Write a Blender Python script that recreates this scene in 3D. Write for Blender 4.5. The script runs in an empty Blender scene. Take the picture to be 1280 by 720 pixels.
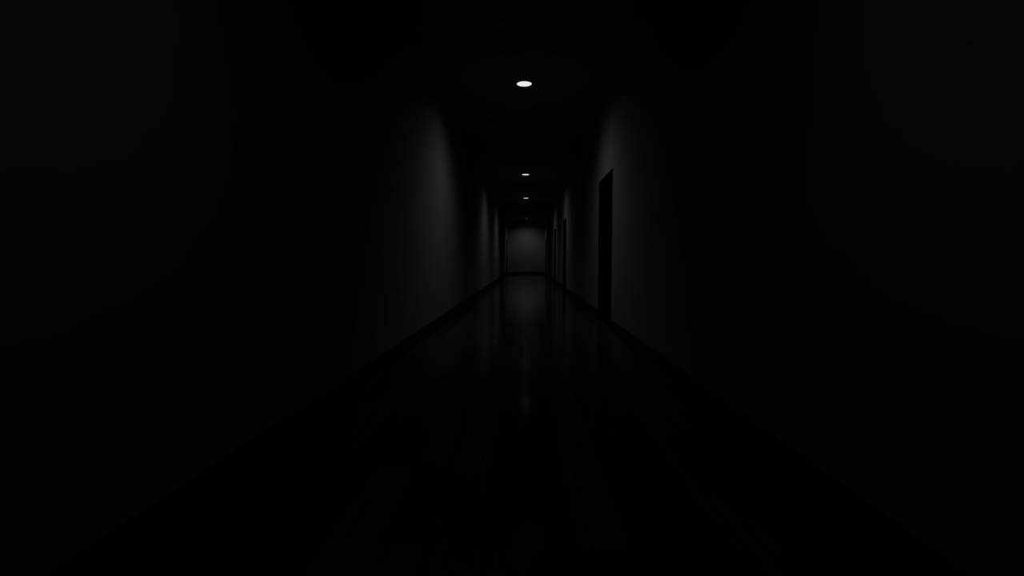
import bpy, bmesh, math
from mathutils import Vector

S = bpy.context.scene
C = S.collection
S.view_settings.view_transform = 'Standard'
S.view_settings.look = 'None'
S.view_settings.exposure = 0.0
S.view_settings.gamma = 1.0
S.view_settings.use_curve_mapping = False
S.cycles.use_denoising = True
S.render.dither_intensity = 0.0
S.cycles.max_bounces = 8
S.cycles.sample_clamp_indirect = 1.0

# ---- corridor dimensions (metres; +y runs down the corridor) ----
L, R = -1.195, 1.10          # left / right wall faces
CEIL = 3.31
Y0, Y1 = -4.0, 29.45        # wall behind / wall at the far end
EYE = 0.93
T = 0.14                    # wall thickness
DOOR_H = 2.10

# ------------------------------------------------------------------ materials
def mat(name, color, rough=0.7, ior=1.45, spec=None):
    m = bpy.data.materials.new(name); m.use_nodes = True
    b = m.node_tree.nodes['Principled BSDF']
    b.inputs['Base Color'].default_value = (*color, 1)
    b.inputs['Roughness'].default_value = rough
    b.inputs['IOR'].default_value = ior
    return m, m.node_tree, b

def plaster(name, color, var=0.06, bump=0.04):
    m, nt, b = mat(name, color, 0.85, 1.3)
    N, K = nt.nodes, nt.links
    tc = N.new('ShaderNodeTexCoord')
    n = N.new('ShaderNodeTexNoise'); n.inputs['Scale'].default_value = 1.7; n.inputs['Detail'].default_value = 5
    r = N.new('ShaderNodeValToRGB')
    r.color_ramp.elements[0].color = (*[c * (1 - var) for c in color], 1)
    r.color_ramp.elements[1].color = (*[c * (1 + var) for c in color], 1)
    K.new(tc.outputs['Object'], n.inputs['Vector']); K.new(n.outputs['Fac'], r.inputs['Fac'])
    K.new(r.outputs['Color'], b.inputs['Base Color'])
    g = N.new('ShaderNodeTexNoise'); g.inputs['Scale'].default_value = 160
    K.new(tc.outputs['Object'], g.inputs['Vector'])
    bp = N.new('ShaderNodeBump'); bp.inputs['Strength'].default_value = bump; bp.inputs['Distance'].default_value = 0.002
    K.new(g.outputs['Fac'], bp.inputs['Height']); K.new(bp.outputs['Normal'], b.inputs['Normal'])
    return m

M_wall = plaster('wall_paint', (0.30, 0.30, 0.30))
M_ceil = plaster('ceiling_paint', (0.34, 0.34, 0.34))

def wood_floor():
    m, nt, b = mat('wood_floor', (0.1, 0.08, 0.06), 0.12)
    N, K = nt.nodes, nt.links
    N.remove(b)
    # oiled wood: matt from above, a satin sheen that rises steeply at grazing angles
    b = N.new('ShaderNodeBsdfDiffuse'); gl = N.new('ShaderNodeBsdfAnisotropic'); mixs = N.new('ShaderNodeMixShader')
    lw = N.new('ShaderNodeLayerWeight'); lw.inputs['Blend'].default_value = 0.5
    pw = N.new('ShaderNodeMath'); pw.operation = 'POWER'; pw.inputs[1].default_value = SHEEN_POW
    km = N.new('ShaderNodeMath'); km.operation = 'MULTIPLY'; km.inputs[1].default_value = SHEEN_K; km.use_clamp = True
    K.new(lw.outputs['Facing'], pw.inputs[0]); K.new(pw.outputs[0], km.inputs[0]); K.new(km.outputs[0], mixs.inputs['Fac'])
    K.new(b.outputs[0], mixs.inputs[1]); K.new(gl.outputs[0], mixs.inputs[2])
    K.new(mixs.outputs[0], N['Material Output'].inputs['Surface'])
    tc = N.new('ShaderNodeTexCoord')
    mp = N.new('ShaderNodeMapping'); mp.inputs['Rotation'].default_value = (0, 0, math.pi / 2)
    K.new(tc.outputs['Object'], mp.inputs['Vector'])
    br = N.new('ShaderNodeTexBrick')
    br.offset = 0.37; br.inputs['Scale'].default_value = 1.0
    br.inputs['Brick Width'].default_value = 1.5; br.inputs['Row Height'].default_value = 0.165
    br.inputs['Mortar Size'].default_value = 0.0018; br.inputs['Mortar Smooth'].default_value = 0.3
    br.inputs['Color1'].default_value = (0, 0, 0, 1); br.inputs['Color2'].default_value = (1, 1, 1, 1)
    br.inputs['Mortar'].default_value = (0.0, 0.0, 0.0, 1)
    K.new(mp.outputs['Vector'], br.inputs['Vector'])
    # long grain streaks
    mg = N.new('ShaderNodeMapping'); mg.inputs['Scale'].default_value = (26, 1.4, 1)
    K.new(tc.outputs['Object'], mg.inputs['Vector'])
    gr = N.new('ShaderNodeTexNoise'); gr.inputs['Scale'].default_value = 1.0; gr.inputs['Detail'].default_value = 6
    gr.inputs['Distortion'].default_value = 0.6
    K.new(mg.outputs['Vector'], gr.inputs['Vector'])
    add = N.new('ShaderNodeMath'); add.operation = 'MULTIPLY_ADD'; add.inputs[1].default_value = 0.45
    K.new(br.outputs['Color'], add.inputs[0])
    mul = N.new('ShaderNodeMath'); mul.operation = 'MULTIPLY'; mul.inputs[1].default_value = 0.75
    K.new(gr.outputs['Fac'], mul.inputs[0]); K.new(mul.outputs[0], add.inputs[2])
    ra = N.new('ShaderNodeValToRGB')
    ra.color_ramp.elements[0].position = 0.2; ra.color_ramp.elements[0].color = (*FLOOR_DARK, 1)
    ra.color_ramp.elements[1].position = 0.85; ra.color_ramp.elements[1].color = (*FLOOR_LIGHT, 1)
    K.new(add.outputs[0], ra.inputs['Fac'])
    mx = N.new('ShaderNodeMix'); mx.data_type = 'RGBA'
    mx.inputs['B'].default_value = (0.02, 0.015, 0.01, 1)
    K.new(br.outputs['Fac'], mx.inputs['Factor']); K.new(ra.outputs['Color'], mx.inputs['A'])
    K.new(mx.outputs['Result'], b.inputs['Color'])
    rr = N.new('ShaderNodeMapRange'); rr.inputs['To Min'].default_value = FLOOR_ROUGH[0]; rr.inputs['To Max'].default_value = FLOOR_ROUGH[1]
    K.new(add.outputs[0], rr.inputs['Value']); K.new(rr.outputs['Result'], gl.inputs['Roughness'])
    bp = N.new('ShaderNodeBump'); bp.inputs['Strength'].default_value = 0.25; bp.inputs['Distance'].default_value = 0.001
    bp.invert = True
    K.new(br.outputs['Fac'], bp.inputs['Height']); K.new(bp.outputs['Normal'], b.inputs['Normal']); K.new(bp.outputs['Normal'], gl.inputs['Normal'])
    return m

SHEEN_POW, SHEEN_K = 12.0, 2.6
FLOOR_DARK, FLOOR_LIGHT = (0.032, 0.027, 0.020), (0.095, 0.081, 0.061)
FLOOR_ROUGH = (0.10, 0.16)
M_floor = wood_floor()
M_base, _, _ = mat('dark_baseboard_wood', (0.035, 0.027, 0.02), 0.45, 1.3)
M_door, _nt, _b = mat('black_door_paint', (0.0025, 0.0025, 0.0025), 0.7, 1.05)
M_hand, _, _ = mat('black_metal', (0.004, 0.004, 0.004), 0.5, 1.1)
M_trim, _, _ = mat('downlight_trim_paint', (0.10, 0.10, 0.10), 0.6, 1.3)

def lens_mat(name, strength):
    m = bpy.data.materials.new(name); m.use_nodes = True
    nt = m.node_tree; nt.nodes.clear()
    e = nt.nodes.new('ShaderNodeEmission'); o = nt.nodes.new('ShaderNodeOutputMaterial')
    e.inputs['Color'].default_value = (1, 1, 1, 1); e.inputs['Strength'].default_value = strength
    nt.links.new(e.outputs[0], o.inputs['Surface'])
    return m

# ------------------------------------------------------------------ mesh helpers
def box(bm, x0, x1, y0, y1, z0, z1, bevel=0.0):
    t = bmesh.new()
    bmesh.ops.create_cube(t, size=1)
    for v in t.verts:
        v.co = Vector(((x0 + x1) / 2 + v.co.x * (x1 - x0), (y0 + y1) / 2 + v.co.y * (y1 - y0), (z0 + z1) / 2 + v.co.z * (z1 - z0)))
    if bevel:
        bmesh.ops.bevel(t, geom=t.edges[:], offset=bevel, segments=2, affect='EDGES', profile=0.5)
    me = bpy.data.meshes.new('t'); t.to_mesh(me); t.free()
    bm.from_mesh(me); bpy.data.meshes.remove(me)

def lathe(bm, prof, seg=64, close=False):
    rings = []
    for r, z in prof:
        if r < 1e-6:
            rings.append([bm.verts.new((0, 0, z))])
        else:
            rings.append([bm.verts.new((r * math.cos(2 * math.pi * k / seg), r * math.sin(2 * math.pi * k / seg), z)) for k in range(seg)])
    pairs = list(zip(rings, rings[1:])) + ([(rings[-1], rings[0])] if close else [])
    for a, b in pairs:
        for k in range(seg):
            k2 = (k + 1) % seg
            if len(a) == 1: bm.faces.new((a[0], b[k2], b[k]))
            elif len(b) == 1: bm.faces.new((a[k], a[k2], b[0]))
            else: bm.faces.new((a[k], a[k2], b[k2], b[k]))
    bmesh.ops.recalc_face_normals(bm, faces=bm.faces[:])

def obj(name, bm, m, parent=None, smooth=False):
    me = bpy.data.meshes.new(name); bm.to_mesh(me); bm.free()
    if smooth:
        for p in me.polygons: p.use_smooth = True
    me.materials.append(m)
    o = bpy.data.objects.new(name, me); C.objects.link(o)
    if parent: o.parent = parent
    return o

def struct(name, bm, m, label, cat):
    o = obj(name, bm, m); o['kind'] = 'structure'; o['label'] = label; o['category'] = cat
    return o

# ------------------------------------------------------------------ room shell
def wall_side(x0, x1, openings):
    bm = bmesh.new()
    y = Y0
    for a, b in openings:
        box(bm, x0, x1, y, a, 0, CEIL)
        box(bm, x0, x1, a, b, DOOR_H, CEIL)
        y = b
    box(bm, x0, x1, y, Y1, 0, CEIL)
    return bm

RIGHT = [(6.27, 7.45), (13.55, 14.70), (18.35, 19.5), (26.95, 28.6)]
LEFT = [(28.0, 29.35)]

struct('wall_left', wall_side(L - T, L, LEFT), M_wall, 'long plain grey wall down the left side of the dark corridor', 'wall')
struct('wall_right', wall_side(R, R + T, RIGHT), M_wall, 'grey wall on the right with a row of black doors', 'wall')
bm = bmesh.new(); box(bm, L - T, R + T, Y1, Y1 + T, 0, CEIL)
struct('wall_end', bm, M_wall, 'blank grey wall closing the far end of the corridor', 'wall')
bm = bmesh.new(); box(bm, L - T, R + T, Y0 - T, Y0, 0, CEIL)
struct('wall_back', bm, M_wall, 'grey wall closing the corridor behind the viewer', 'wall')
bm = bmesh.new(); box(bm, L - T, R + T, Y0 - T, Y1 + T, -0.1, 0)
struct('floor', bm, M_floor, 'dark polished wooden plank floor reflecting the lit walls', 'floor')

LAMPS = [
    (0.75, 3.7, 0.5, 'dimmed round downlight in the ceiling straight above the viewer, out of frame'),
    (6.69, 27.0, 0.82, 'largest glowing white downlight, in the ceiling over the first black door'),
    (13.71, 27.0, 0.82, 'middle glowing white downlight of the three bright ones along the ceiling'),
    (18.94, 27.0, 0.82, 'smallest bright white downlight, third along the ceiling'),
    (28.42, 28.0, 0.07, 'faint grey downlight in the ceiling just before the end wall'),
]
LX = -0.04
BEAM_POW = 4.4
RI, RO, REC = 0.101, 0.118, 0.002
# ceiling slab with a round recess for each downlight
bm = bmesh.new()
seg = 64
def loop(cx, cy, r, z): return [bm.verts.new((cx + r * math.cos(2 * math.pi * k / seg), cy + r * math.sin(2 * math.pi * k / seg), z)) for k in range(seg)]
def square_loop(x0, x1, y0, y1, z, cx, cy):
    out = []
    for k in range(seg):
        a = 2 * math.pi * k / seg; c, s = math.cos(a), math.sin(a)
        q = min(((x1 - cx) if c > 0 else (cx - x0)) / max(abs(c), 1e-9), ((y1 - cy) if s > 0 else (cy - y0)) / max(abs(s), 1e-9))
        out.append(bm.verts.new((cx + q * c, cy + q * s, z)))
    return out
HS = 0.2
y = Y0 - T
for (ly, p, e, lab) in LAMPS:
    box(bm, L - T, R + T, y, ly - HS, CEIL, CEIL + 0.1)
    box(bm, L - T, LX - HS, ly - HS, ly + HS, CEIL, CEIL + 0.1)
    box(bm, LX + HS, R + T, ly - HS, ly + HS, CEIL, CEIL + 0.1)
    sq = square_loop(LX - HS, LX + HS, ly - HS, ly + HS, CEIL, LX, ly)
    c0 = loop(LX, ly, 0.106, CEIL); c1 = loop(LX, ly, 0.106, CEIL + 0.06)
    ap = bm.verts.new((LX, ly, CEIL + 0.06))
    for k in range(seg):
        k2 = (k + 1) % seg
        bm.faces.new((sq[k], sq[k2], c0[k2], c0[k])); bm.faces.new((c0[k], c0[k2], c1[k2], c1[k])); bm.faces.new((c1[k], c1[k2], ap))
    y = ly + HS
box(bm, L - T, R + T, y, Y1 + T, CEIL, CEIL + 0.1)
struct('ceiling', bm, M_ceil, 'flat dark ceiling with a single row of round downlights', 'ceiling')

# ------------------------------------------------------------------ baseboards
BH, BT = 0.15, 0.014
def base_side(x0, x1, openings):
    bm = bmesh.new(); y = Y0 + BT
    for a, b in openings + [(Y1 - BT, None)]:
        box(bm, x0, x1, y, a, 0, BH, 0.003)
        y = b
    return bm
struct('baseboard_left', base_side(L, L + BT, LEFT), M_base, 'dark baseboard along the foot of the left wall', 'baseboard')
struct('baseboard_right', base_side(R - BT, R, RIGHT), M_base, 'dark baseboard along the right wall between the black doors', 'baseboard')
bm = bmesh.new(); box(bm, L, R, Y1 - BT, Y1, 0, BH, 0.003)
struct('baseboard_end', bm, M_base, 'dark baseboard under the far end wall', 'baseboard')
bm = bmesh.new(); box(bm, L, R, Y0, Y0 + BT, 0, BH, 0.003)
struct('baseboard_back', bm, M_base, 'dark baseboard on the wall behind the viewer', 'baseboard')

# ------------------------------------------------------------------ doors
def door(n, side, a, b, label):
    face = R if side > 0 else L
    t = bpy.data.objects.new('door_%d' % n, None); C.objects.link(t)
    t.location = (face, (a + b) / 2, 0)
    t['kind'] = 'structure'; t['label'] = label; t['category'] = 'door'
    w = (b - a) / 2; s = side
    def sx(u, v): return (min(s * u, s * v), max(s * u, s * v))
    F = 0.045
    bm = bmesh.new()                                   # frame lining the opening, flush with the wall
    box(bm, *sx(0.0, T), -w, -w + F, 0, DOOR_H, 0.001)
    box(bm, *sx(0.0, T), w - F, w, 0, DOOR_H, 0.001)
    box(bm, *sx(0.0, T), -w + F, w - F, DOOR_H - F, DOOR_H, 0.001)
    box(bm, *sx(0.07, T), -w + F, -w + F + 0.012, 0, DOOR_H - F)      # stop
    box(bm, *sx(0.07, T), w - F - 0.012, w - F, 0, DOOR_H - F)
    obj('door_frame', bm, M_door, t)
    bm = bmesh.new()
    box(bm, *sx(0.025, 0.067), -w + F + 0.003, w - F - 0.003, 0.006, DOOR_H - F - 0.003, 0.002)
    leaf = obj('door_leaf', bm, M_door, t)
    return t
ORD = ['tall black door nearest the viewer on the right wall',
       'second black door along the right wall, narrow in view',
       'third black door along the right wall',
       'last black door on the right wall, beside the end wall']
for i, (a, b) in enumerate(RIGHT): door(i + 1, 1, a, b, ORD[i])
door(5, -1, *LEFT[0], 'only black door on the left wall, at the far end')

# ------------------------------------------------------------------ downlights
def downlight(ly, power, glow, label):
    t = bpy.data.objects.new('downlight', None); C.objects.link(t)
    t.location = (LX, ly, CEIL)
    t['label'] = label; t['category'] = 'ceiling light'; t['group'] = 'row of ceiling downlights'
    bm = bmesh.new()
    lathe(bm, [(RI + 0.001, 0.04), (RI, 0.0), (RI + 0.002, -0.001), (RO - 0.003, -0.0015), (RO, -0.001), (RO, 0.0), (0.1055, 0.0), (0.1055, 0.04)], close=True)
    obj('trim_ring', bm, M_trim, t, True)
    bm = bmesh.new()
    lathe(bm, [(0.0, REC), (RI - 0.0005, REC), (RI - 0.0005, REC + 0.012), (0.0, REC + 0.012)])
    obj('lens', bm, lens_mat('lens_glow', glow), t)
    ld = bpy.data.lights.new('beam', 'SPOT')
    ld.energy = power; ld.color = (1.0, 0.995, 0.99)
    ld.spot_size = math.radians(157); ld.spot_blend = 0.2; ld.shadow_soft_size = 0.09
    # photometric profile of the reflector: full below, falling away steeply towards the side
    ld.use_nodes = True
    N, K = ld.node_tree.nodes, ld.node_tree.links
    em = next(q for q in N if q.type == 'EMISSION')
    ge = N.new('ShaderNodeNewGeometry'); sp = N.new('ShaderNodeSeparateXYZ')
    ab = N.new('ShaderNodeMath'); ab.operation = 'ABSOLUTE'
    pw = N.new('ShaderNodeMath'); pw.operation = 'POWER'; pw.inputs[1].default_value = BEAM_POW
    K.new(ge.outputs['Incoming'], sp.inputs[0]); K.new(sp.outputs['Z'], ab.inputs[0])
    mu = N.new('ShaderNodeMath'); mu.operation = 'MULTIPLY'; mu.inputs[1].default_value = -2.8
    ex = N.new('ShaderNodeMath'); ex.operation = 'EXPONENT'
    sb = N.new('ShaderNodeMath'); sb.operation = 'SUBTRACT'; sb.inputs[0].default_value = 1.0
    K.new(ab.outputs[0], pw.inputs[0]); K.new(pw.outputs[0], mu.inputs[0]); K.new(mu.outputs[0], ex.inputs[0])
    K.new(ex.outputs[0], sb.inputs[1])
    # slight dip straight below (batwing reflector)
    dp = N.new('ShaderNodeMath'); dp.operation = 'POWER'; dp.inputs[1].default_value = 8.0
    dm = N.new('ShaderNodeMath'); dm.operation = 'MULTIPLY_ADD'; dm.inputs[1].default_value = -0.42; dm.inputs[2].default_value = 1.0
    fm = N.new('ShaderNodeMath'); fm.operation = 'MULTIPLY'
    K.new(ab.outputs[0], dp.inputs[0]); K.new(dp.outputs[0], dm.inputs[0])
    K.new(sb.outputs[0], fm.inputs[0]); K.new(dm.outputs[0], fm.inputs[1]); K.new(fm.outputs[0], em.inputs['Strength'])
    lo = bpy.data.objects.new('beam', ld); C.objects.link(lo); lo.parent = t
    lo.location = (0, 0, -0.012)
for a in LAMPS: downlight(*a)

# ------------------------------------------------------------------ world + camera
w = bpy.data.worlds.new('World'); S.world = w; w.use_nodes = True
w.node_tree.nodes['Background'].inputs['Color'].default_value = (0, 0, 0, 1)
w.node_tree.nodes['Background'].inputs['Strength'].default_value = 0

f, vx, vy = 600.0, 658.6, 324.0
pitch = math.atan((360 - vy) / f)
yaw = math.atan((vx - 640) / f * math.cos(pitch))
cd = bpy.data.cameras.new('Camera'); cam = bpy.data.objects.new('Camera', cd); C.objects.link(cam)
cd.sensor_width = 36; cd.lens = f / 1280 * 36; cd.clip_start = 0.02
cam.location = (0, 0, EYE); cam.rotation_euler = (math.pi / 2 - pitch, 0, yaw)
S.camera = cam
